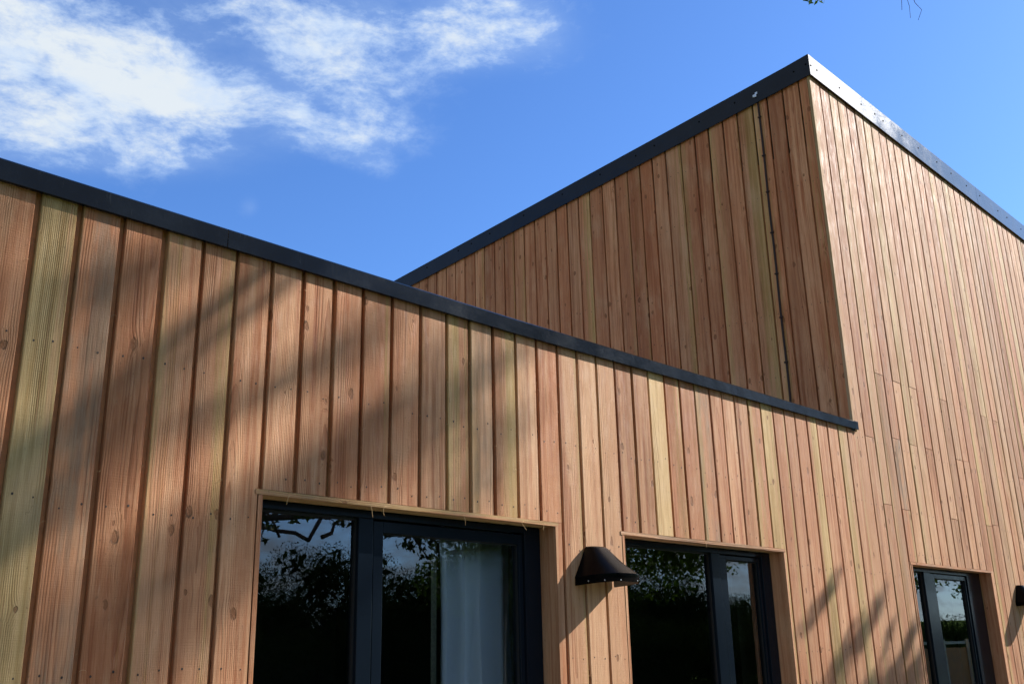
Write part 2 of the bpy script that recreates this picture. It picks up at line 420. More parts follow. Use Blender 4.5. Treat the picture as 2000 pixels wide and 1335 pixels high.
edges = sorted(left)+lowgaps[1:]+[CX+.004]
for i in range(len(edges)-1):
    x0, x1 = edges[i], edges[i+1]
    k = i-(len(left)-1)
    if 0 <= k < len(lowspec): tone, grey, us = lowspec[k]
    elif k == -1: tone, grey, us = .06, .55, 0
    else: tone, grey, us = random.choice([(.1, .5, 0), (.5, .5, 1), (.8, .6, 0), (.2, .4, 1)])
    if x0 > 6.5: tone, grey, us = .04, .4, 1
    gap = random.uniform(.016, .022) if x0 < 3 else random.uniform(.013, .019)
    if x1 > 6.6: x1 += gap*.5-.003
    column(x0, x1, low_top(.5*(x0+x1)), tone, grey, us, gap, topfn=low_top)
edges = [CX-.004]+talltops
JR = [G+.95, G+1.475, G+1.965]
for i in range(len(edges)-1):
    x0, x1 = edges[i], edges[i+1]
    gap = random.uniform(.013, .024)
    tone = random.choice([.02, .05, .1, .15, .2, .25, .3, .36, .5]); grey = random.uniform(.15, .5)  # low grey paints grazing sun and haze into these boards
    if random.random() < .12: grey = .7
    j = {0: (), 1: (G+1.43,), 2: (JR[0],), 3: (JR[2],), 4: (JR[0], JR[1]), 5: (JR[2],), 6: (JR[1],), 7: (JR[2],), 8: (JR[1],), 9: ()}.get(i)
    if j is None: j = random.choice([(), (), (JR[1],), (JR[2],), (), (JR[2],), (), (JR[0],)])
    j = tuple(q+random.gauss(0, .006) for q in j)
    if i == 0: x0 += -gap*.5+.001
    column(x0, x1, tall_top(.5*(x0+x1)), tone, grey, random.choice([0, 1]), gap, joints=j, topfn=tall_top)
# saw fibres standing off the board edges
for k in range(230):
    x = random.choice(lowgaps)+random.choice([-1, 1])*random.uniform(.007, .011); z = random.uniform(.6, G+1.36)
    if any(w[0]-.03 < x < w[1]+.03 and z < G+w[2]+.03 for w in WIN): continue
    ln = random.uniform(.006, .022); a = random.uniform(-.6, .6)+(math.pi if random.random() < .5 else 0); pts = []
    for q in range(5):
        t = q/4; pts.append((x+ln*math.sin(a+t*1.2)*t, WY-.0008-.006*math.sin(t*2.4), z+ln*math.cos(a+t*1.2)*t))
    n0 = len(fw.v); fw.tube(pts, [.0006, .0006, .0005, .0004, .0002], 4, cap=False)
    fw.brd[n0:] = [(.3, .95, .1, 1)]*(len(fw.v)-n0); fw.buv[n0:] = [(.02, z, 0)]*(len(fw.v)-n0)
front = fw.build('front_wall', [M['wood'], M['nail']], build_root)

# battens / second layer of boards behind the gaps
bk = MB()
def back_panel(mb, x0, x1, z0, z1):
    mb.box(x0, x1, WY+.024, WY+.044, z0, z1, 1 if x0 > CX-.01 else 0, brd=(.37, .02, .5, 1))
xs = [LEFT_END]+[v for w in WIN for v in (w[0]-LT, w[1]+LT)]+[RIGHT_END]
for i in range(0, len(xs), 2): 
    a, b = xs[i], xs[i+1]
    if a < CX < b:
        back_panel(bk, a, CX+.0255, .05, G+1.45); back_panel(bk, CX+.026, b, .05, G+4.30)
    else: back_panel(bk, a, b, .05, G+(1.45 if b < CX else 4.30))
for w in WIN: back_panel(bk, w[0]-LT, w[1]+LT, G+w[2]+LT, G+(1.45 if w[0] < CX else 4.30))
back = bk.build('backing_boards', [M['backing'], M['backing_shade']], build_root)

# side wall of the tall block (in shade), above the low roof
sw = MB()
sgaps = sorted([7.751, 7.605, 7.458, 7.309, 7.159, 7.015, 6.864, 6.721, 6.575, 6.435, 6.294, 6.155, 6.009, 5.866, 5.725, 5.583, 5.439, 5.297, 5.144, 4.994, 4.845, 4.705, 4.563, 4.417, 4.255, 4.106, 3.965, 3.817, 3.677, 3.527, 3.389, 3.247, 3.101])
y = sgaps[-1]
while y < 9.2: y += .147; sgaps.append(y)
SEND = sgaps[-1]
edges = [3.0235]+sgaps
for i in range(len(edges)-1):
    g = random.uniform(.012, .018); y0 = edges[i]+(g*.5 if i else 0); y1 = edges[i+1]-g*.5
    tone = random.choice([.0, .0, .05, .1, .05, .36, .15, .46, .28]); 
    if i == 4: tone = .55
    board(sw, y0, y1, G+1.0, side_top(y1), CX, tone, random.choice([.42, .5, .5, .55]), axis='y', uside=random.choice([0, 1]), nails=NAILZ, topfn=side_top)
sw.box(CX+.024, CX+.044, 3.05, SEND, G+.9, G+3.75, 2)
sw.build('side_wall', [M['side_wood'], M['nail'], M['backing']], build_root)

# walls out of the photograph: left end, right end, back
ow = MB()
y = 3.03; 
while y < 9.2:
    board(ow, y+.008, y+.139, .06, G+1.38, LEFT_END, random.random()*.6, .5, axis='y', uside=1); y += .147
ow.box(LEFT_END+.022, LEFT_END+.04, 3.03, 9.3, .05, G+1.37, brd=(.3, .05, .5, 1))
ow.build('end_wall', [M['wood'], M['nail']], build_root)
rw = MB()
rw.box(LEFT_END+.05, CX-.01, 9.30, 9.34, .05, G+1.36, brd=(.3, .05, .5, 1))
rw.box(CX+.05, RIGHT_END-.01, 9.30, 9.34, .05, G+3.7, brd=(.6, .05, .5, 1))
rw.box(RIGHT_END-.01, RIGHT_END+.03, 3.03, 9.34, .05, G+3.7, brd=(.7, .05, .5, 1))
rw.build('rear_wall', M['wood'], build_root)

# roofs
rf = MB(); rf.box(LEFT_END+.02, CX+.02, 3.05, 9.3, G+1.15, G+1.25); rf.build('low_roof', M['membrane'], build_root)
rf = MB()
v = [(CX+.05, 3.06, G+4.40), (RIGHT_END, 3.06, G+4.55), (RIGHT_END, 9.32, G+3.98), (CX+.05, 9.32, G+3.83)]
v += [(a, b, c-.09) for a, b, c in v]
rf.add(v, [(0, 1, 2, 3), (7, 6, 5, 4), (0, 4, 5, 1), (1, 5, 6, 2), (2, 6, 7, 3), (3, 7, 4, 0)]); rf.build('high_roof', M['membrane'], build_root)

# ------------------------------------------------------------------ copings
def coping_x(name, pts, y0, y1, rise=.012, label=None):
    """folded metal coping along x: pts = [(x, zbottom, ztop)]; front flange y0, back y1"""
    mb = MB(); t = .0022
    prof = lambda zb, zt: [(y0, zb), (y0, zt-.006), (y0+.006, zt), (y1, zt+rise), (y1, zt-.11), (y1-t, zt-.11), (y1-t, zt+rise-t), (y0+.006, zt-t), (y0+t, zt-.006-t), (y0+t, zb+.001), (y0+.013, zb+.001), (y0+.013, zb-.0012)]
    vs = []; n = 12
    for (x, zb, zt) in pts:
        vs += [(x, yy, zz) for yy, zz in prof(zb, zt)]
    fs = []
    for i in range(len(pts)-1):
        for k in range(n):
            k2 = (k+1) % n; fs.append((i*n+k, (i+1)*n+k, (i+1)*n+k2, i*n+k2))
    fs.append(tuple(range(n))); fs.append(tuple((len(pts)-1)*n+k for k in range(n))[::-1])
    mb.add(vs, fs)
    return mb.build(name, M['coping'], build_root, label=label)

def lowz(x):
    zt = 1.471 if x < 3.1 else 1.471+.035*(x-3.1)/3.58
    zb = 1.399 if x < 3.1 else 1.399+.048*(x-3.1)/3.58
    return G+zb, G+zt
def seg_pts(x0, x1, f, n=6): return [(x0+(x1-x0)*i/n, *f(x0+(x1-x0)*i/n)) for i in range(n+1)]
YF = 2.978
jx = 1.655
coping_x('coping', seg_pts(LEFT_END-.02, -1.4, lowz), YF, 3.30)
coping_x('coping', seg_pts(-1.396, jx-.0015, lowz), YF, 3.30, label='left dark metal coping piece on the low wing')
coping_x('coping', seg_pts(jx+.0015, 6.625, lowz, 10), YF, 3.30, label='long dark metal coping piece of the low wing running to the tall block')
mb = MB(); zb, zt = lowz(6.66)
mb.box(6.626, 6.684, YF+.0003, 2.9945, zb, zt); mb.box(6.60, 6.655, YF+.0135, 2.997, zb-.012, zb-.0013)
mb.build('coping_end_cap', M['coping'], build_root, bevel=.0015)
mb = MB(); mb.box(6.655, 6.668, 2.981, 2.9955, zb-.014, zb-.002, brd=(.2, .9, .3, 1)); mb.build('timber_stub', M['wood'], build_root)

def tallz(x): return G+4.330+.0155*(x-6.633), G+4.517+.0215*(x-6.633)
jt = 10.30
c1 = coping_x('coping', seg_pts(6.636, jt-.0025, tallz, 10), YF, 3.32, rise=-.04, label='sunlit glaring coping piece at the corner of the tall block')
c2 = coping_x('coping', seg_pts(jt+.0025, 14.2, tallz, 6), YF, 3.32, rise=-.04, label='blue grey coping piece of the tall block near the right edge')
c3 = coping_x('coping', seg_pts(14.205, RIGHT_END+.02, tallz, 3), YF, 3.32, rise=-.04)
# side coping (along y)
mb = MB(); t = .0022; XF = 6.633; n = 10; vs = []; fs = []
ys = [YF+.0006+(SEND+.1-YF)*i/8 for i in range(9)]
for yy in ys:
    zb = G+4.329-.0905*(yy-2.982); zt = G+4.515-.0935*(yy-2.98)
    for (xx, zz) in [(XF, zb), (XF, zt-.006), (XF+.006, zt-.0005), (XF+.32, zt-.002), (XF+.32, zt-.11), (XF+.32-t, zt-.11), (XF+.32-t, zt-.002-t), (XF+t, zt-t-.001), (XF+t, zb+.001), (XF+.002, zb-.001)]:
        vs.append((xx, yy, zz))
for i in range(8):
    for k in range(n):
        k2 = (k+1) % n; fs.append((i*n+k, i*n+k2, (i+1)*n+k2, (i+1)*n+k))
fs.append(tuple(range(n))[::-1]); fs.append(tuple(8*n+k for k in range(n)))
mb.add(vs, fs); cside = mb.build('coping', M['coping'], build_root, label='shaded dark coping sloping down along the side of the tall block')
# screws
def screw_mesh():
    me = bpy.data.meshes.new('screw'); k = 8; v = []; f = []
    for (d, r) in ((.001, .0085), (-.0022, .0082), (-.0042, .0055)):
        v += [(r*math.cos(2*math.pi*j/k), d, r*math.sin(2*math.pi*j/k)) for j in range(k)]
    for i in range(2):
        for j in range(k): f.append((i*k+j, i*k+(j+1) % k, (i+1)*k+(j+1) % k, (i+1)*k+j))
    f.append(tuple(2*k+j for j in range(k))); me.from_pydata(v, [], f); me.update(); me.materials.append(M['screw']); return me
SM = screw_mesh()
def screw(parent, loc, rz=0):
    o = bpy.data.objects.new('screw', SM); COL.objects.link(o); o.parent = parent
    o.location = Vector(loc)-parent.location-build_root.location; o.rotation_euler = (0, 0, rz)
for (x, z) in [(6.66, 4.419), (6.762, 4.421), (7.154, 4.429), (7.563, 4.443), (7.837, 4.46), (8.006, 4.459), (8.411, 4.468), (8.784, 4.481), (9.235, 4.496), (9.601, 4.502), (10.016, 4.507), (10.40, 4.521), (10.947, 4.52), (11.242, 4.533), (11.708, 4.532), (12.2, 4.54), (12.7, 4.55)]:
    screw(c1 if x < jt else c2, (x, YF, G+z))
for (y, z) in [(3.008, 4.431), (3.117, 4.414), (3.671, 4.369), (4.03, 4.338), (4.51, 4.297), (4.72, 4.277), (5.14, 4.243), (5.614, 4.207), (6.131, 4.157), (6.614, 4.113), (6.89, 4.088), (7.091, 4.069), (7.596, 4.024)]:
    screw(cside, (XF, y, G+z), -math.pi/2)

# ------------------------------------------------------------------ windows
FY = 3.095
def window(i, x0, x1, head, panes, hdr, label):
    """panes: list of glass (x0, x1) measured on the frame plane; hdr: per pane glass top (relative)"""
    zb = .12; zt = G+head
    fr = MB()
    # outer frame
    fr.box(x0+.002, panes[0][0]-.012, FY, FY+.07, zb, zt-.002)
    fr.box(panes[-1][1]+.030, x1-.002, FY, FY+.07, zb, zt-.002)
    fr.box(panes[0][0]-.012, panes[-1][1]+.030, FY, FY+.07, zt-.030, zt-.002)
    fr.box(panes[0][0]-.012, panes[-1][1]+.030, FY, FY+.07, zb, zb+.06)
    # mullion between the panes (two stepped profiles)
    mx0, mx1 = panes[0][1], panes[1][0]
    fr.box(mx0+.004, mx0+(mx1-mx0)*.58, FY+.004, FY+.07, zb+.06, zt-.030)
    w = fr.build('window', M['frame'], build_root, bevel=.002, label=label)
    sash = MB(); g0, g1 = panes[1]; zt2 = G+hdr[1]
    s0 = mx0+(mx1-mx0)*.58+.006
    sash.box(s0, g0, FY+.009, FY+.06, zb+.065, zt-.036)
    sash.box(g1, g1+.024, FY+.009, FY+.06, zb+.065, zt-.036)
    sash.box(g0, g1, FY+.009, FY+.06, zt2, zt-.036)
    sash.box(g0, g1, FY+.009, FY+.06, zb+.065, zb+.13)
    sash.build('sash', M['frame'], w, bevel=.002)
    se = MB()
    for (a, b, zt_) in ((panes[0][0], panes[0][1], G+hdr[0]), (g0, g1, zt2)):
        se.box(a-.008, a+.004, FY+.020, FY+.034, zb+.1, zt_+.004); se.box(b-.004, b+.008, FY+.020, FY+.034, zb+.1, zt_+.004)
        se.box(a+.004, b-.004, FY+.020, FY+.034, zt_-.004, zt_+.006)
    se.build('glazing_seal', M['seal'], w)
    fx = MB(); a, b = panes[0]
    fx.box(a-.011, b+.003, FY+.018, FY+.06, G+hdr[0]+.006, zt-.031)
    fx.build('frame_bead', M['frame'], w)
    for (a, b), h in zip(panes, hdr):
        p = MB(); p.add([(a-.006, FY+.030, zb+.06), (b+.006, FY+.030, zb+.06), (b+.006, FY+.030, G+h+.01), (a-.006, FY+.030, G+h+.01)], [(0, 1, 2, 3)])
        p.build('pane', M['glass'], w)
    # timber lining of the reveal
    for nm, a, b in (('reveal_board', x0-LT, x0), ('reveal_board', x1, x1+LT)):
        L = MB(); s = random.random()
        n = 6; 
        for k in range(n):
            z0 = .06+(zt-.06)*k/n; z1 = .06+(zt-.06)*(k+1)/n
        vv = [(x, y, z) for z in (.06, zt-.0005) for y in (WY-.0022, FY+.07) for x in (a, b)]
        L.add(vv, [(0, 2, 3, 1), (4, 5, 7, 6), (0, 1, 5, 4), (2, 6, 7, 3), (0, 4, 6, 2), (1, 3, 7, 5)], buv=[(p[1]-3.05+(p[0]-a), p[2], 0) for p in vv], brd=(s, .12, .45, 1))
        L.build(nm, M['wood'], w)
    L = MB(); vv = []; n = 12; fs = []
    for k in range(n+1):
        x = x0-LT-.012+(x1-x0+2*LT+.014)*k/n; j = random.gauss(0, .0006); d = -.0035+random.gauss(0, .0004)
        vv += [(x, WY+d, zt+j*.5), (x, WY+d, zt+LT+j), (x, WY+.088, zt+LT), (x, WY+.088, zt)]
    for k in range(n):
        for q in range(4):
            q2 = (q+1) % 4; fs.append((k*4+q, k*4+4+q, k*4+4+q2, k*4+q2))
    fs += [(0, 1, 2, 3), (n*4+3, n*4+2, n*4+1, n*4)]
    L.add(vv, fs, buv=[(p[2]-zt+p[1]-3.0, p[0], 0) for p in vv], brd=(random.random(), .6 if i == 0 else .3, .6 if i == 0 else .8, 1))
    L.build('lintel_board', M['wood'], w)
    # fibres torn off by the saw along the lintel
    sh = [(.07, .010, .7), (.30, .016, .4), (.355, .012, 1.2), (.62, .014, .3), (.86, .012, 2.0), (.95, .010, 1.)] if i == 0 else [(.45, .008, .5)]
    for (f, ln, cu) in sh:
        x = x0+(x1-x0)*f; pts = []
        for q in range(9):
            tt = q/8
            pts.append((x+ln*1.5*math.sin(cu*tt*2.2)*(-1 if cu > .6 else 1)+random.gauss(0, .0006), WY-.008-.012*tt*(1-tt), zt+.004-ln*2.6*tt+.006*math.sin(tt*5)))
        S = MB(); S.tube(pts, [.0010]*8+[.0004], 5)
        S.brd = [(.3, .9, .2, 1)]*len(S.v); S.build('wood_shaving', M['wood'], w)
    return w

P = [[(1.925, 2.361), (2.49, 3.267)], [(3.985, 4.824), (4.987, 5.334)], [(7.545, 7.766), (7.983, 8.612)]]
H = [(.500, .455), (.497, .470), (.505, .470)]
LB = ['wide dark framed window left of the first wall lamp with a pale curtain behind its right pane',
      'dark framed window between the first wall lamp and the corner of the tall block',
      'dark framed window in the tall block beside the second wall lamp reflecting sky and meadow']
wins = [window(i, *WIN[i], P[i], H[i], LB[i]) for i in range(3)]

# rooms behind the windows
def room(x0, x1, y1, z1, name):
    mb = MB(); y0 = FY+.09; t = .05
    mb.box(x0, x1, y1, y1+t, .1, z1, 0); mb.box(x0-t, x0, y0, y1+t, .1, z1, 0); mb.box(x1, x1+t, y0, y1+t, .1, z1, 0)
    mb.box(x0-t, x1+t, y0, y1+t, z1, z1+t, 2); mb.box(x0-t, x1+t, y0, y1+t, .05, .1, 1)
    for (wx0, wx1, wh) in WIN:
        if x0 < wx0 < x1:
            for a, b in ((wx0-.06, wx0+.002), (wx1-.002, wx1+.06)): mb.box(a, b, FY+.072, FY+.26, .1, G+wh-.002, 3)
            mb.box(wx0+.002, wx1-.002, FY+.072, FY+.26, G+wh-.002, G+wh+.05, 3)
    # inner leaf of the outside wall
    xs = [x0]+[v for w in WIN if x0 < w[0] < x1 for v in (w[0]-.06, w[1]+.06)]+[x1]
    for k in range(0, len(xs), 2): mb.box(xs[k], xs[k+1], FY+.1, FY+.25, .1, z1, 0)
    for w in WIN:
        if x0 < w[0] < x1: mb.box(w[0]-.06, w[1]+.06, FY+.1, FY+.25, G+w[2]+.05, z1, 0)
    return mb.build(name, [M['darkroom'], M['floor'], M['ceiling'], M['plaster']], build_root)
room(LEFT_END+.3, 6.3, 8.6, G+.98, 'room_shell')
room(6.9, 12.0, 8.6, G+1.1, 'room_shell')
mb = MB(); mb.tube([(3.08, 4.66, G+.977), (3.08, 4.66, G+.969)], [.055, .05], 20); 
dl = thing('ceiling_light', 'small round lit ceiling downlight seen through the top left of the wide window', 'ceiling light', (3.08, 4.66, G+.97))
mb.build('light_disc', M['lampglow'], dl, loc=(3.08, 4.66, G+.97))

# curtains
def curtain(name, label, x0, x1, yc, mat, trim=None, n=90, cat='curtain'):
    c = thing(name, label, cat, (x0, yc, .12))
    mb = MB(); vs = []; fs = []
    zs = [.14, .8, 1.4, 1.75, 1.95, 2.08]
    phs = [random.uniform(0, 6.3) for _ in range(3)]
    for zi, z in enumerate(zs):
        pinch = 1-.25*(zi/5)
        for k in range(n+1):
            t = k/n; s = t*(x1-x0)
            x = x0+s+.006*math.sin(9*z+phs[0]+t*8)
            yy = yc+pinch*(.036*math.sin(s*55+phs[0]+.3*math.sin(z*2))+.022*math.sin(s*33+phs[1]+z*.4))
            vs.append((x, yy, z))
    for i in range(len(zs)-1):
        for k in range(n): fs.append((i*(n+1)+k, i*(n+1)+k+1, (i+1)*(n+1)+k+1, (i+1)*(n+1)+k))
    mb.add(vs, fs, smooth=True); o = mb.build('cloth', mat, c, loc=(x0, yc, .12))
    so = o.modifiers.new('thickness', 'SOLIDIFY'); so.thickness = .0012
    if trim:
        t = MB(); t.box(x0-.035, x0-.004, yc-.012, yc-.009, .14, 2.06); t.build('trim', trim, c, loc=(x0, yc, .12))
    return c
curtain('curtain', 'pale blue curtain hanging in folds behind the right pane of the wide window', 2.94, 3.47, 3.30, M['curtain'], M['trim'])
curtain('curtain', 'curtain coloured dark grey for shade behind the narrow right pane of the window beside the first lamp', 5.50, 5.80, 3.36, M['curtain_grey'])

# ------------------------------------------------------------------ wall lamps
def lamp(xc, label, first=None):
    z0 = G+.276; t = thing('wall_lamp', label, 'wall lamp', (xc, WY, z0), 'black hooded wall lamps')
    a_b, b_b, a_t, b_t = .143, .205, .062, .050
    lv = [(z0, a_b, b_b), (z0+.038, a_b, b_b), (z0+.038, a_b-.0001, b_b-.0001), (z0+.100, .105, .130), (z0+.172, a_t+.003, b_t+.006), (z0+.180, a_t-.006, b_t-.006)]
    n = 28; mb = MB(); vs = []; fs = []
    def ring(z, a, b, off=0):
        r = []
        for k in range(n+1):
            th = math.pi*k/n; ct, st = math.cos(th), math.sin(th); e = .62   # slightly squared plan
            px = (a-off)*math.copysign(abs(ct)**e, ct); py = (b-off)*abs(st)**e
            r.append((xc+px, WY-.004-py, z+.010*(py/b_b if z < z0+.05 else 0)))
        return r
    for z, a, b in lv: vs += ring(z, a, b)
    m = n+1
    for i in range(len(lv)-1):
        if i == 1:
            continue
        for k in range(n): fs.append((i*m+k, (i+1)*m+k, (i+1)*m+k+1, i*m+k+1))
    top = len(lv)-1; fs.append(tuple(top*m+k for k in range(m))[::-1])
    mb.add(vs, fs, 0, smooth=True)
    vi = []
    inn = [(z0, a_b, b_b, .0025), (z0+.038, a_b, b_b, .004), (z0+.100, .105, .130, .004), (z0+.170, a_t, b_t, .004)]
    for z, a, b, off in inn: vi += ring(z, a, b, off)
    fi = []
    for i in range(3):
        for k in range(n): fi.append((i*m+k, i*m+k+1, (i+1)*m+k+1, (i+1)*m+k))
    fi.append(tuple(3*m+k for k in range(m)))
    mb.add(vi, fi, 1, smooth=True)
    o = len(mb.v)-len(vi)-len(vs)
    mb.f += [(k, k+1, len(vs)+k+1, len(vs)+k) for k in range(n)]; mb.mi += [0]*n; mb.sm += [False]*n
    hood = mb.build('hood', [M['lamp'], M['lampin']], t, loc=(xc, WY, z0))
    bp = MB(); v = [(xc-.15, z0+.003), (xc+.15, z0+.003), (xc+.15, z0+.038), (xc+.05, z0+.164), (xc-.05, z0+.164), (xc-.15, z0+.038)]
    # plate behind the hood with a wide notch so that the wall shows below
    v = [(xc-.045, z0+.05), (xc+.045, z0+.05), (xc+.045, z0+.155), (xc-.045, z0+.155)]
    vv = [(x, WY-.006, z) for x, z in v]+[(x, WY-.001, z) for x, z in v]; k = 4
    bp.add(vv, [tuple(range(k)), tuple(range(2*k-1, k-1, -1))]+[(j, k+j, k+(j+1) % k, (j+1) % k) for j in range(k)])
    bp.build('back_plate', M['lamp'], t, loc=(xc, WY, z0))
    gl = MB(); gl.tube([(xc, WY-.045, z0+.125), (xc, WY-.045, z0+.06), (xc, WY-.045, z0+.045)], [.028, .030, .018], 14)
    gl.build('lamp_glass', M['curtain_grey'], t, loc=(xc, WY, z0))
    for th in (12, 40, 75, 105, 140, 168):
        ct, st = math.cos(R(th)), math.sin(R(th)); px = a_b*math.copysign(abs(ct)**.62, ct); py = b_b*abs(st)**.62
        p = Vector((xc+px, WY-.004-py, z0+.016)); nrm = Vector((ct/a_b, -st/b_b, 0)).normalized()
        rv = MB(); rv.tube([p-nrm*.001, p+nrm*.0012, p+nrm*.0022], [.0036, .0036, .0018], 8); rv.build('rivet', M['rivet'], t, loc=(xc, WY, z0))
    return t
lamp(3.665, 'black hooded wall lamp on the larch boards between the two wide windows')
lamp(9.57, 'black hooded wall lamp cut by the right edge beside the narrow far window')

# ------------------------------------------------------------------ conductor strip on the side wall
cb = thing('conductor_strip', 'thin brown conductor strip clipped down the shaded side wall of the tall block', 'cable', (CX-.012, 3.466, G+1.3))
mb = MB(); nseg = 16; vs = []; fs = []
for i in range(nseg+1):
    z = G+1.3+(4.345-1.3)*i/nseg; yc = 3.464+.002*math.sin(i*1.3)
    vs += [(CX-.009, yc-.008, z), (CX-.0035, yc-.008, z), (CX-.0035, yc+.008, z), (CX-.009, yc+.008, z)]
for i in range(nseg):
    for k in range(4): k2 = (k+1) % 4; fs.append((i*4+k, i*4+4+k, i*4+4+k2, i*4+k2))
fs += [(0, 1, 2, 3), tuple(nseg*4+k for k in (3, 2, 1, 0))]
mb.add(vs, fs); mb.build('strip', M['cable'], cb, loc=(CX-.012, 3.466, G+1.3))
for z in (4.153, 3.80, 3.475, 3.12, 2.77, 2.41, 2.049, 1.70):
    c = MB(); c.box(CX-.014, CX-.002, 3.449, 3.480, G+z-.006, G+z+.006); c.build('clip', M['cable'], cb, loc=(CX-.012, 3.466, G+1.3), bevel=.002)
c = MB(); c.box(XF-.006, XF-.0005, 3.452, 3.474, G+4.358, G+4.378); c.box(XF-.010, XF-.0005, 3.478, 3.494, G+4.338, G+4.360); c.box(XF-.008, XF-.003, 3.462, 3.482, G+4.335, G+4.362)
c.build('bracket', M['steel'], cb, loc=(CX-.012, 3.466, G+1.3), bevel=.001)

# ------------------------------------------------------------------ ground
def terrain():
    xs = np.unique(np.concatenate([np.linspace(-400, 400, 60), np.linspace(-60, 80, 90)])); ys = np.unique(np.concatenate([np.linspace(-400, 400, 60), np.linspace(-90, 40, 80)]))
    X, Y = np.meshgrid(xs, ys, indexing='ij')
    far = np.clip((-Y-30)/60, 0, 1)
    Z = -.02+far**1.5*3.2+far*.5*np.sin(X*.06)*np.cos(Y*.05)+np.clip((np.hypot(X, Y)-120)/280, 0, 1)*5
    v = [tuple(p) for p in np.stack([X, Y, Z], -1).reshape(-1, 3)]; m = len(ys)
    f = [(i*m+j, (i+1)*m+j, (i+1)*m+j+1, i*m+j+1) for i in range(len(xs)-1) for j in range(m-1)]
    mb = MB(); mb.add(v, f, smooth=True); o = mb.build('ground', M['ground']); o['kind'] = 'structure'
terrain()
mb = MB(); mb.box(LEFT_END-.5, RIGHT_END+.5, .4, 3.0, -.04, .012); o = mb.build('paving', M['paving']); o['kind'] = 'structure'

# ------------------------------------------------------------------ trees
def leaves(name, mat, parent, loc, clusters, per, size, rs, flat=.6, droop=0.):
    """clusters: (x, y, z, r).  many small bent leaves spread through each clump"""
    P_ = []; 
    for (cx, cy, cz, r) in clusters:
        n = int(per*(r**2)); d = rs.normal(size=(n, 3)); d /= np.linalg.norm(d, axis=1)[:, None]
        rad = r*rs.random(n)**.45; p = d*rad[:, None]; p[:, 2] *= flat; p[:, 2] -= droop*rad**2
        P_.append(p+np.array([cx, cy, cz]))
    P_ = np.concatenate(P_); n = len(P_)
    a = rs.normal(size=(n, 3)); a /= np.linalg.norm(a, axis=1)[:, None]
    b = rs.normal(size=(n, 3)); b -= (b*a).sum(1)[:, None]*a; b /= np.linalg.norm(b, axis=1)[:, None]
    nn = np.cross(a, b); s = size*rs.uniform(.6, 1.3, n)[:, None]
    v = np.stack([P_-a*s, P_-b*s*.42+nn*s*.08, P_+a*s, P_+b*s*.42+nn*s*.08], 1).reshape(-1, 3)-np.array(loc)
    me = bpy.data.meshes.new(name); me.vertices.add(4*n); me.vertices.foreach_set('co', v.astype(np.float32).ravel())
    me.loops.add(4*n); me.loops.foreach_set('vertex_index', np.arange(4*n, dtype=np.int32))
    me.polygons.add(n); me.polygons.foreach_set('loop_start', np.arange(0, 4*n, 4, dtype=np.int32)); me.polygons.foreach_set('loop_total', np.full(n, 4, dtype=np.int32))
    me.update(calc_edges=True); me.materials.append(mat)
    at = me.attributes.new('leafc', 'FLOAT', 'POINT'); at.data.foreach_set('value', np.repeat(rs.random(n).astype(np.float32), 4))
    o = bpy.data.objects.new(name, me); COL.objects.link(o); o.parent = parent; return o

def limb(mb, a, b, r0, r1, rs, wob=.12, seg=7, n=8):
    a, b = Vector(a), Vector(b); L = (b-a).length; pts = []; rad = []
    off = Vector((0, 0, 0))
    for i in range(n+1):
        t = i/n
        if 0 < i < n: off = off*.7+Vector(rs.normal(size=3))*wob*L*.10
        else: off = off*0
        sag = Vector((0, 0, .10*L*math.sin(math.pi*t)))
        pts.append(a.lerp(b, t)+off+sag); rad.append(r0+(r1-r0)*t**.8)
    mb.tube(pts, rad, seg); return pts

def big_tree(name, label, base, fork, clusters, mat, per, size, rs, r=.3, cat='tree', extra=(), group=None, droop=0., thin=1.):
    t = thing(name, label, cat, base, group)
    mb = MB(); limb(mb, base, fork, r, r*.6, rs, .05, 10)
    fork = Vector(fork); limbs = []
    # main limbs towards grouped clusters
    cl = [Vector(c[:3]) for c in clusters]
    k = max(3, len(cl)//6); idx = list(rs.permutation(len(cl))[:k]); mains = []
    for j in idx:
        e = fork.lerp(cl[j], .8); pts = limb(mb, fork, e, r*.42*thin, r*.12*thin, rs, .2); mains.append(pts)
    for c in cl:
        best = min((p for m_ in mains for p in m_[2:]), key=lambda p: (p-c).length)
        limb(mb, best, c, r*.10*thin, r*.015, rs, .3, 5, 6)
    for (a, b, r0, r1) in extra: limb(mb, a, b, r0, r1, rs, .25, 6, 9)
    tr = mb.build('trunk', M['bark'], t, loc=base)
    lv = leaves('crown', mat, t, base, clusters, per, size, rs, droop=droop)
    return t

rs = np.random.default_rng(11)
S = np.array(SUN)
def along(x, z, t): return (x+S[0]*t, WY+S[1]*t, G+z+S[2]*t)
# tree A stands towards the sun: its crown dapples the left of the front wall
clA = []
def chain(dst, a, b, n, r, t, jit=.04):
    for k in range(n):
        f = k/max(1, n-1)
        dst.append((*along(a[0]+(b[0]-a[0])*f+rs.normal()*jit, a[1]+(b[1]-a[1])*f+rs.normal()*jit, t+rs.normal()*.25), r*rs.uniform(.75, 1.25)))
chain(clA, (1.85, .85), (2.35, 1.32), 4, .15, 15.5); chain(clA, (2.0, .55), (2.62, 1.02), 5, .17, 16); chain(clA, (2.55, .75), (3.02, 1.25), 4, .16, 16.5)
chain(clA, (.95, .80), (1.40, 1.30), 4, .16, 15); chain(clA, (1.15, .45), (1.75, .98), 5, .16, 16); chain(clA, (1.25, .05), (1.8, .50), 5, .16, 16.5)
chain(clA, (.75, .35), (1.1, .62), 3, .15, 15.5); chain(clA, (.9, -.35), (1.7, .18), 5, .18, 16); chain(clA, (2.85, .55), (3.15, .95), 3, .12, 16)
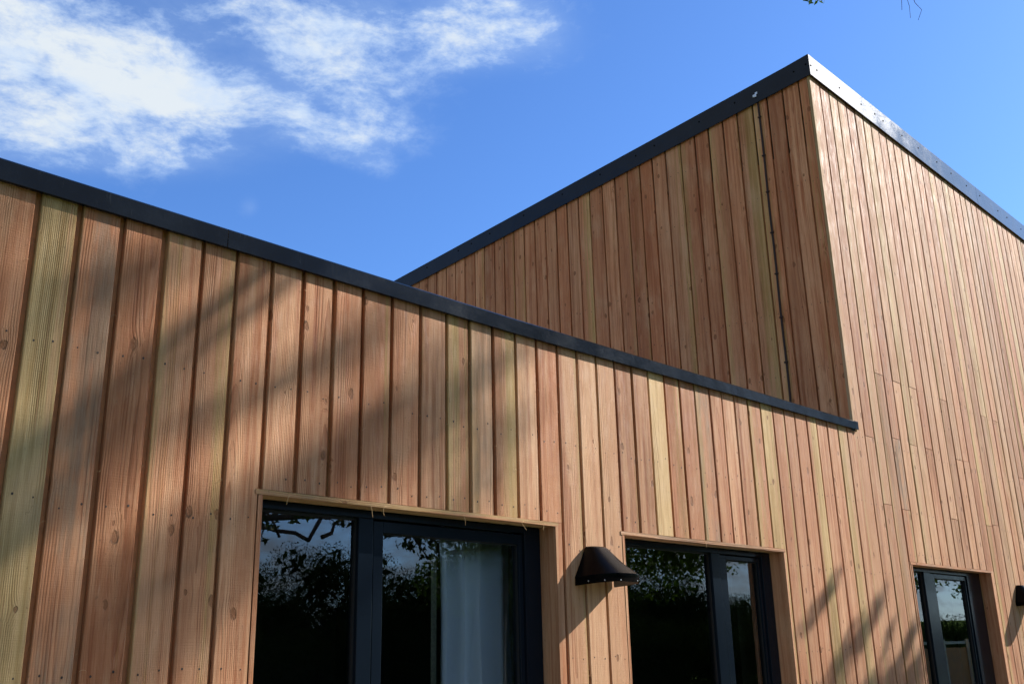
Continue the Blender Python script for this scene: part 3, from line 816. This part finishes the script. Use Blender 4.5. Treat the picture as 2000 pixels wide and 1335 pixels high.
chain(clA, (.2, .6), (.85, 1.35), 5, .2, 16); chain(clA, (1.55, 1.05), (1.75, 1.38), 2, .12, 15.5); chain(clA, (2.7, 1.25), (3.0, 1.5), 2, .12, 16)
for (x, z, t, r) in [(.2, -.1, 17, .5), (.95, -.95, 16.5, .5), (2.0, -1.1, 16, .45), (1.2, -1.5, 15, .5), (2.9, -.9, 16, .3), (2.35, .80, 16, .22), (2.62, .98, 15.5, .22), (2.85, .80, 16.5, .17), (2.15, 1.12, 16, .16), (1.05, 1.12, 16, .2), (1.3, .62, 15.5, .22), (.8, .0, 16, .25), (1.5, .25, 16.5, .18),
                     (-.3, .5, 16, .7), (-.8, 1.2, 17, .8), (-.6, -.5, 15, .8), (-1.3, .3, 16, .9), (-1.6, 1.3, 16, .9), (-.3, 1.9, 15.5, .6), (-2, -.6, 15, 1.), (-2.4, .8, 17, 1.), (-1.2, 2.2, 16, .8), (-2.6, 2.0, 16, 1.), (-2.2, 3.0, 16, .8)]:
    clA.append((*along(x, z, t), r))
big_tree('garden_tree', 'tall broad tree standing towards the sun that dapples the left of the wall', (12.4, -6.4, 0), (12.0, -5.4, 4.6), clA, M['leaf'], 820, .050, rs, .34, thin=.22)
# tree B: lower twigs whose shade falls right of the second window
clB = []
chain(clB, (5.68, .14), (6.05, .36), 4, .075, 6, .02); chain(clB, (6.30, -.02), (6.72, .26), 6, .07, 6, .015); chain(clB, (6.62, -.12), (6.86, .10), 3, .05, 6, .015)
chain(clB, (5.85, -.25), (6.3, .02), 5, .10, 6, .03); chain(clB, (6.75, -.22), (7.24, .08), 6, .08, 6, .02); chain(clB, (6.5, -.42), (7.3, -.14), 7, .13, 6, .03); chain(clB, (5.6, -.5), (7.2, -.45), 9, .2, 6, .05)
for (x, z, t, r) in [(6.2, -.75, 6, .3), (6.7, -.85, 6, .3), (7.2, -.95, 6, .35), (7.8, -.9, 6, .3), (8.3, -1.2, 6, .4), (6.9, -1.4, 6, .45), (7.8, -1.6, 6, .5), (6.0, -1.3, 6, .4)]:
    clB.append((*along(x, z, t), r))
big_tree('garden_tree', 'slender young tree whose leafy twigs shade the wall left of the far window', (11.6, -.4, 0), (11.4, .1, 2.2), clB, M['leaf'], 5200, .028, rs, .11, thin=.8)
# tree C: mirrored in the windows
clC = []
for i in range(46):
    a = rs.uniform(0, 6.3); q = rs.random()**.5; clC.append((14.0+3.3*q*math.cos(a), -5.4+2.6*q*math.sin(a), 4.5+rs.uniform(-2.2, 2.6)*(1.1-q*.4), rs.uniform(.75, 1.2)))
clC += [(6.0, -4.6, 3.75, .22), (5.5, -4.4, 3.4, .16), (6.5, -4.2, 3.9, .3), (9.3, -4.6, 3.3, .5), (10.2, -5.0, 3.2, .6), (8.6, -4.4, 3.6, .35), (5.2, -4.2, 3.7, .20), (4.9, -4.3, 3.3, .12), (5.6, -4.3, 3.15, .10), (6.9, -4.2, 3.6, .16), (4.5, -4.3, 3.65, .16), (8.0, -4.4, 3.3, .2), (6.62, -4.25, 3.12, .15), (6.95, -4.2, 3.22, .13), (7.25, -4.3, 3.27, .10), (6.6, -4.3, 2.93, .07), (7.72, -4.3, 3.2, .13), (9.0, -4.4, 3.0, .12), (9.4, -4.5, 2.9, .10)]
big_tree('garden_tree', 'spreading dark tree behind the viewer mirrored in the windows', (14.4, -6.0, 0), (14.2, -5.8, 3.0), clC, M['leaf'], 900, .055, rs, .30,
         extra=[((14.1, -5.7, 3.0), (7.4, -4.5, 3.0), .09, .028), ((7.4, -4.5, 3.0), (5.9, -4.3, 2.95), .028, .022), ((5.9, -4.3, 2.95), (6.9, -4.2, 4.2), .022, .014), ((6.6, -4.3, 3.4), (4.4, -4.3, 4.3), .016, .008), ((5.9, -4.3, 2.95), (4.0, -4.2, 3.1), .018, .009), ((6.9, -4.4, 3.0), (5.2, -4.3, 3.75), .018, .006), ((6.4, -4.3, 2.98), (5.0, -4.5, 3.35), .014, .005), ((7.6, -4.5, 3.05), (8.6, -4.4, 3.6), .03, .012), ((5.9, -4.3, 3.0), (4.9, -4.3, 3.9), .014, .005)])
clE = []
for i in range(16):
    a = rs.uniform(0, 6.3); q = rs.random()**.5; clE.append((19+2.4*q*math.cos(a), -2.2+1.5*q*math.sin(a), 4.9+rs.uniform(-1.2, 1.6), rs.uniform(.5, .9)))
clE += [(19.2, -1.6, 2.7, .3), (20.2, -1.8, 2.62, .3), (21.2, -1.7, 2.8, .4), (22.2, -1.8, 2.6, .3), (23.4, -1.7, 2.6, .3), (20.7, -1.6, 2.95, .4), (22.0, -1.6, 3.0, .4), (18.2, -1.5, 2.9, .3), (24.4, -1.9, 2.9, .3), (21.0, -2.2, 3.4, .5), (23.0, -2.2, 3.5, .5)]
big_tree('garden_tree', 'small leafy tree right of the viewer mirrored at the top of the far window', (19.2, -2.6, 0), (19.1, -2.4, 2.4), clE, M['leaf'], 420, .055, rs, .16)
# tree D: branch overhead at the top of the picture
def direction(az, el): return Vector((math.sin(R(az))*math.cos(R(el)), math.cos(R(az))*math.cos(R(el)), math.sin(R(el))))
E0 = Vector((0, 0, G))
tw = thing('garden_tree', 'tree beside the tall block with thin twigs hanging into the top right of the picture', 'tree', (10.6, -3.4, 0))
mb = MB(); fork = Vector((10.2, -2.6, 5.2)); limb(mb, (10.6, -3.4, 0), fork, .20, .13, rs, .05, 9)
h1 = E0+direction(66.0, 38.0)*8.5; h2 = E0+direction(72.5, 37)*8.2
limb(mb, fork, h1, .08, .018, rs, .15, 6, 10); limb(mb, fork, h2, .06, .012, rs, .15, 6, 9)
twig_ends = []
for (h, az, el) in [(h1, 66.4, 34.75), (h1, 67.3, 34.55), (h1, 68.1, 34.5), (h1, 65.9, 35.1)]:
    e = E0+direction(az, el)*8.5; limb(mb, h, e, .006, .002, rs, .15, 4, 6); twig_ends.append(e)
for (az0, az, el, r) in [(71.2, 71.6, 32.9, .0025), (72.0, 72.4, 32.2, .0022), (72.6, 72.0, 32.4, .002), (72.9, 72.5, 33.2, .002), (71.4, 70.9, 33.6, .0018), (73.2, 72.9, 34.0, .002)]:
    e = E0+direction(az, el)*8.2; mid = E0+direction(az0, el+2.2)*8.2
    limb(mb, h2.lerp(mid, .4), e, r*1.8, r*.7, rs, .35, 4, 7)
mb.build('trunk', M['bark'], tw, loc=(10.6, -3.4, 0))
clD = [(*e, .075) for e in twig_ends[:2]]+[(*(twig_ends[0]+Vector((.07, -.02, .02))), .07), (*(twig_ends[2]+Vector((-.01, 0, .0))), .05), (*(h1+Vector((.1, -.1, .12))), .3), (*(h1+Vector((.6, -.5, .25))), .4)]
for k in range(26):
    a = rs.uniform(0, 6.3); q = rs.random()**.5; clD.append((10.4+1.7*q*math.cos(a), -3.1+1.7*q*math.sin(a), 7.6+rs.uniform(-1.4, 1.6), rs.uniform(.4, .7)))
small = clD[:4]; rest = clD[4:]
leaves('crown', M['leaf'], tw, (10.6, -3.4, 0), rest, 260, .055, rs)
leaves('hanging_leaves', M['leaf'], tw, (10.6, -3.4, 0), small, 2600, .028, rs)
# far trees mirrored in the glass
def far_tree(x, y, h, w, z0, label, rs):
    t = thing('round_tree', label, 'tree', (x, y, z0), 'trees beyond the meadow behind the viewer')
    mb = MB(); limb(mb, (x, y, z0), (x, y, z0+h*.45), .22, .13, rs, .04, 8)
    cl = []; az_ = math.degrees(math.atan2(x, 6-y))
    for i in range(30):
        a = rs.uniform(0, 6.3); e = rs.uniform(-1.15, 1.); q = rs.uniform(.3, 1)*math.sqrt(max(0, 1-(.75*e)**2))
        cl.append((x+w*.42*q*math.cos(a), y+w*.42*q*math.sin(a), z0+h*.52+h*.34*e, w*rs.uniform(.14, .23)))
    for c in cl[:7]: limb(mb, (x, y, z0+h*.35), c[:3], .07, .02, rs, .15, 5, 5)
    mb.build('trunk', M['bark'], t, loc=(x, y, z0))
    leaves('inner_foliage', M['leaf_far'], t, (x, y, z0), [(a, b, c, r*.72) for a, b, c, r in cl], 90, .20, rs, flat=.85)
    leaves('crown', M['leaf_far'], t, (x, y, z0), cl, 1500 if 24 <= az_ <= 59 else (300 if y > -50 else 130), .042 if 24 <= az_ <= 59 else (.09 if y > -50 else .15), rs, flat=.85)
kinds = ['broad dark green tree beyond the meadow behind the viewer', ]
for i, (az, dist, h, w) in enumerate([(30, 33, 5.3, 6.5), (34.5, 34, 6.3, 5.5), (37.5, 36, 5.6, 5), (27, 38, 5.2, 8), (41, 32, 5.8, 6), (45, 38, 6.3, 7), (49.5, 42, 6, 7), (54, 46, 5.2, 8), (58, 52, 4.6, 8),
                                  (24, 36, 6, 8), (62, 70, 4.6, 9), (66, 85, 4.5, 10), (69, 95, 5.2, 12), (72, 95, 4.4, 10), (75, 85, 5.2, 11), (70.5, 78, 2.6, 7), (78, 80, 5.5, 10), (18, 40, 7, 9), (10, 42, 7, 9)]):
    x = dist*math.sin(R(az)); y = 6-dist*math.cos(R(az)); fz = min(1, max(0, (-y-30)/60)); z0 = fz**1.5*3.2-.3 if fz > 0 else -.02
    far_tree(x, y, h*(.80 if dist < 60 else .42), w, z0, 'dark green round crowned tree beyond the meadow behind the viewer', np.random.default_rng(100+i))
hg = thing('hedge', 'dense dark hedge at the foot of the trees behind the viewer', 'hedge', (20, -22, 0))
hc = []
for k in range(130):
    t_ = k/129; x = 4+t_*27; y = -24+t_*12; hc.append((x+rs.normal()*.4, y+rs.normal()*.4, 1.0+rs.uniform(-.6, .9), rs.uniform(.8, 1.1)))
leaves('foliage', M['leaf_far'], hg, (20, -22, 0), hc, 1100, .06, rs, flat=.9)
# pale post and rail fence by the meadow, mirrored in the far window
fn = thing('rail_fence', 'pale timber post and rail fence at the meadow edge behind the viewer', 'fence', (30, -8, 0))
mb = MB()
for z in (1.55,): mb.box(29, 52, -6.03, -5.98, z-.04, z+.04)
mb.build('rail', M['rail'], fn, loc=(30, -8, 0))
mb = MB(); mb.box(29, 52, -6.02, -5.99, .05, 1.40); mb.build('board_panel', M['brownfence'], fn, loc=(30, -8, 0))
for k in range(12):
    p = MB(); p.box(29.2+k*2.0, 29.3+k*2.0, -5.98, -5.88, 0, 1.65); p.build('post', M['rail'], fn, loc=(30, -8, 0))

# ------------------------------------------------------------------ sky and sun
w = bpy.data.worlds.new('World'); sc.world = w; w.use_nodes = True
nt = w.node_tree; nt.nodes.clear(); N = NT(nt)
out = N.n('ShaderNodeOutputWorld'); bg = N.n('ShaderNodeBackground')
sky = N.n('ShaderNodeTexSky'); sky.sky_type = 'NISHITA'; sky.sun_disc = False
sky.sun_elevation = R(SUN_EL); sky.sun_rotation = R(SUN_AZ); sky.altitude = 100; sky.air_density = 1.0; sky.dust_density = .6; sky.ozone_density = 3.0
tc = N.n('ShaderNodeTexCoord'); d = tc.outputs['Generated']
sp = N.n('ShaderNodeSeparateXYZ'); N.link(d, sp.inputs[0])
az = N.m('MULTIPLY', N.m('ARCTAN2', sp.outputs[0], sp.outputs[1]), 180/math.pi)
el = N.m('MULTIPLY', N.m('ARCSINE', sp.outputs[2]), 180/math.pi)
LOBES = [(19.6, 30.9, .1202, -.0061, .0112, -.2969, 1.08), (24.97, 29.98, .203, -.0779, -.1297, -.5003, .85), (33.15, 34.21, .1636, -.1004, -.1623, -.4418, 1.2),
         (34.05, 29.75, .1811, -.0348, -.0853, -.7833, .95), (46.81, 35.36, .2429, -.1227, -.1763, -.5742, .85), (39.88, 34.9, .3235, .0049, .0217, -.6164, .5),
         (22.95, 26.96, .1757, .0036, .057, -.8205, .5), (29.05, 32.56, .2867, -.0642, -.1078, -1.0441, -.22), (30.18, 24.63, 1.6416, .1133, .1556, -1.7567, .36),
         (37.37, 27.55, .4913, -.1852, -.3628, -1.3239, .35), (16.12, 26.78, .2556, .0387, .1155, -.5472, .45), (43.32, 34.2, .30, -.0037, .0073, -.75, .55),
         (8., 36, .06, 0, 0, .10, .8), (35, 43, .06, 0, 0, .12, .8)]
bias = None
for (a0, e0, m11, m12, m21, m22, amp) in LOBES:
    da = N.m('SUBTRACT', az, a0); de = N.m('SUBTRACT', el, e0)
    p = N.m('ADD', N.m('MULTIPLY', da, m11), N.m('MULTIPLY', de, m12)); q = N.m('ADD', N.m('MULTIPLY', da, m21), N.m('MULTIPLY', de, m22))
    g = N.m('MULTIPLY', N.m('EXPONENT', N.m('MULTIPLY', N.m('ADD', N.m('MULTIPLY', p, p), N.m('MULTIPLY', q, q)), -.9)), amp)
    g = N.m('MULTIPLY', g, .66)
    bias = g if bias is None else N.m('ADD', bias, g)
# clouds outside the view; the western ones added to whiten the side wall's light
view = N.n('ShaderNodeVectorMath', operation='DOT_PRODUCT'); N.link(d, view.inputs[0]); view.inputs[1].default_value = (.66, .57, .49)
rest = N.m('MULTIPLY', N.ramp(view.outputs['Value'], .66, .40, 0, 1), N.ramp(N.noise(d, 2.3, 4, .55), .34, .58, .15, 1.0))
wn = N.n('ShaderNodeTexNoise'); N.link(d, wn.inputs['Vector']); wn.inputs['Scale'].default_value = 5; wn.inputs['Detail'].default_value = 3
wv = N.n('ShaderNodeVectorMath', operation='MULTIPLY_ADD'); N.link(wn.outputs['Color'], wv.inputs[0]); wv.inputs[1].default_value = (.05, .05, .05); N.link(d, wv.inputs[2])
mp = N.n('ShaderNodeMapping'); N.link(wv.outputs[0], mp.inputs[0]); mp.inputs['Scale'].default_value = (1, 1, 2.2)
f1 = N.noise(mp.outputs[0], 7.5, 12, .62, 0); f2 = N.noise(mp.outputs[0], 30, 8, .66, 0)
tex = N.m('ADD', N.m('MULTIPLY', N.m('SUBTRACT', f1, .5), 2.35), N.m('MULTIPLY', N.m('SUBTRACT', f2, .5), .85))
den = N.m('ADD', N.m('ADD', bias, rest), N.m('MULTIPLY', tex, N.ramp(N.m('ADD', bias, rest), .02, .45, .12, 1.)))
cov = N.ramp(den, .10, 1.15, 0, 1)
cov = N.m('POWER', cov, .85)
cov = N.m('MAXIMUM', cov, N.m('MULTIPLY', N.ramp(bias, .08, .6, 0, .42), N.ramp(f1, .3, .62, .3, 1.)))
tint = N.mix(1.0, sky.outputs[0], (.76, 1.14, 1.68), 'MULTIPLY')
cl = N.mix(N.m('MULTIPLY', N.ramp(den, .45, 1.15), N.ramp(N.noise(mp.outputs[0], 13, 6, .6), .32, .60, .35, 1.)), (4.3, 5.7, 7.9), (6.4, 6.9, 7.2))
cl = N.mix(N.m('MULTIPLY', N.ramp(view.outputs['Value'], .66, .40, 0, 1), .62), cl, (1.9, 2.2, 2.7))  # clouds outside the view dimmed to hold down their fill light
col = N.mix(N.m('MULTIPLY', cov, .93), tint, cl)
N.link(col, bg.inputs[0]); bg.inputs[1].default_value = .072
N.link(bg.outputs[0], out.inputs[0])

sun = bpy.data.lights.new('sun', 'SUN'); sun.energy = 5.0; sun.angle = R(.53); sun.color = (1, .945, .87)
so = bpy.data.objects.new('sun', sun); COL.objects.link(so); so.location = (14, -4, 14)
so.rotation_euler = (-SUN).to_track_quat('-Z', 'Y').to_euler()

# ------------------------------------------------------------------ camera
cam = bpy.data.cameras.new('camera'); co = bpy.data.objects.new('camera', cam); COL.objects.link(co)
cam.sensor_width = 36; cam.lens = 34.56; cam.clip_end = 1500; cam.clip_start = .05
Rm = Matrix(((.69498529, -.20116103, -.6903113), (-.71871939, -.22229433, -.65880776), (-.02092584, .95400182, -.29906962)))
# world rows were measured with y pointing into the wall: fold into a right-handed frame
ez = Vector(Rm[2]); ex = Vector(Rm[0]); ey = Vector(Rm[1])
co.matrix_world = Matrix.Translation((0, 0, G)) @ Matrix((ex, ey, ez)).to_4x4()
sc.camera = co
sc.view_settings.view_transform = 'Standard'; sc.view_settings.look = 'None'; sc.view_settings.gamma = 1; sc.view_settings.exposure = .86
sc.cycles.sample_clamp_direct = .62; sc.cycles.sample_clamp_indirect = 4.0; sc.cycles.max_bounces = 8; sc.cycles.transparent_max_bounces = 12; sc.cycles.use_denoising = True
sc.cycles.use_adaptive_sampling = True; sc.cycles.adaptive_threshold = .02
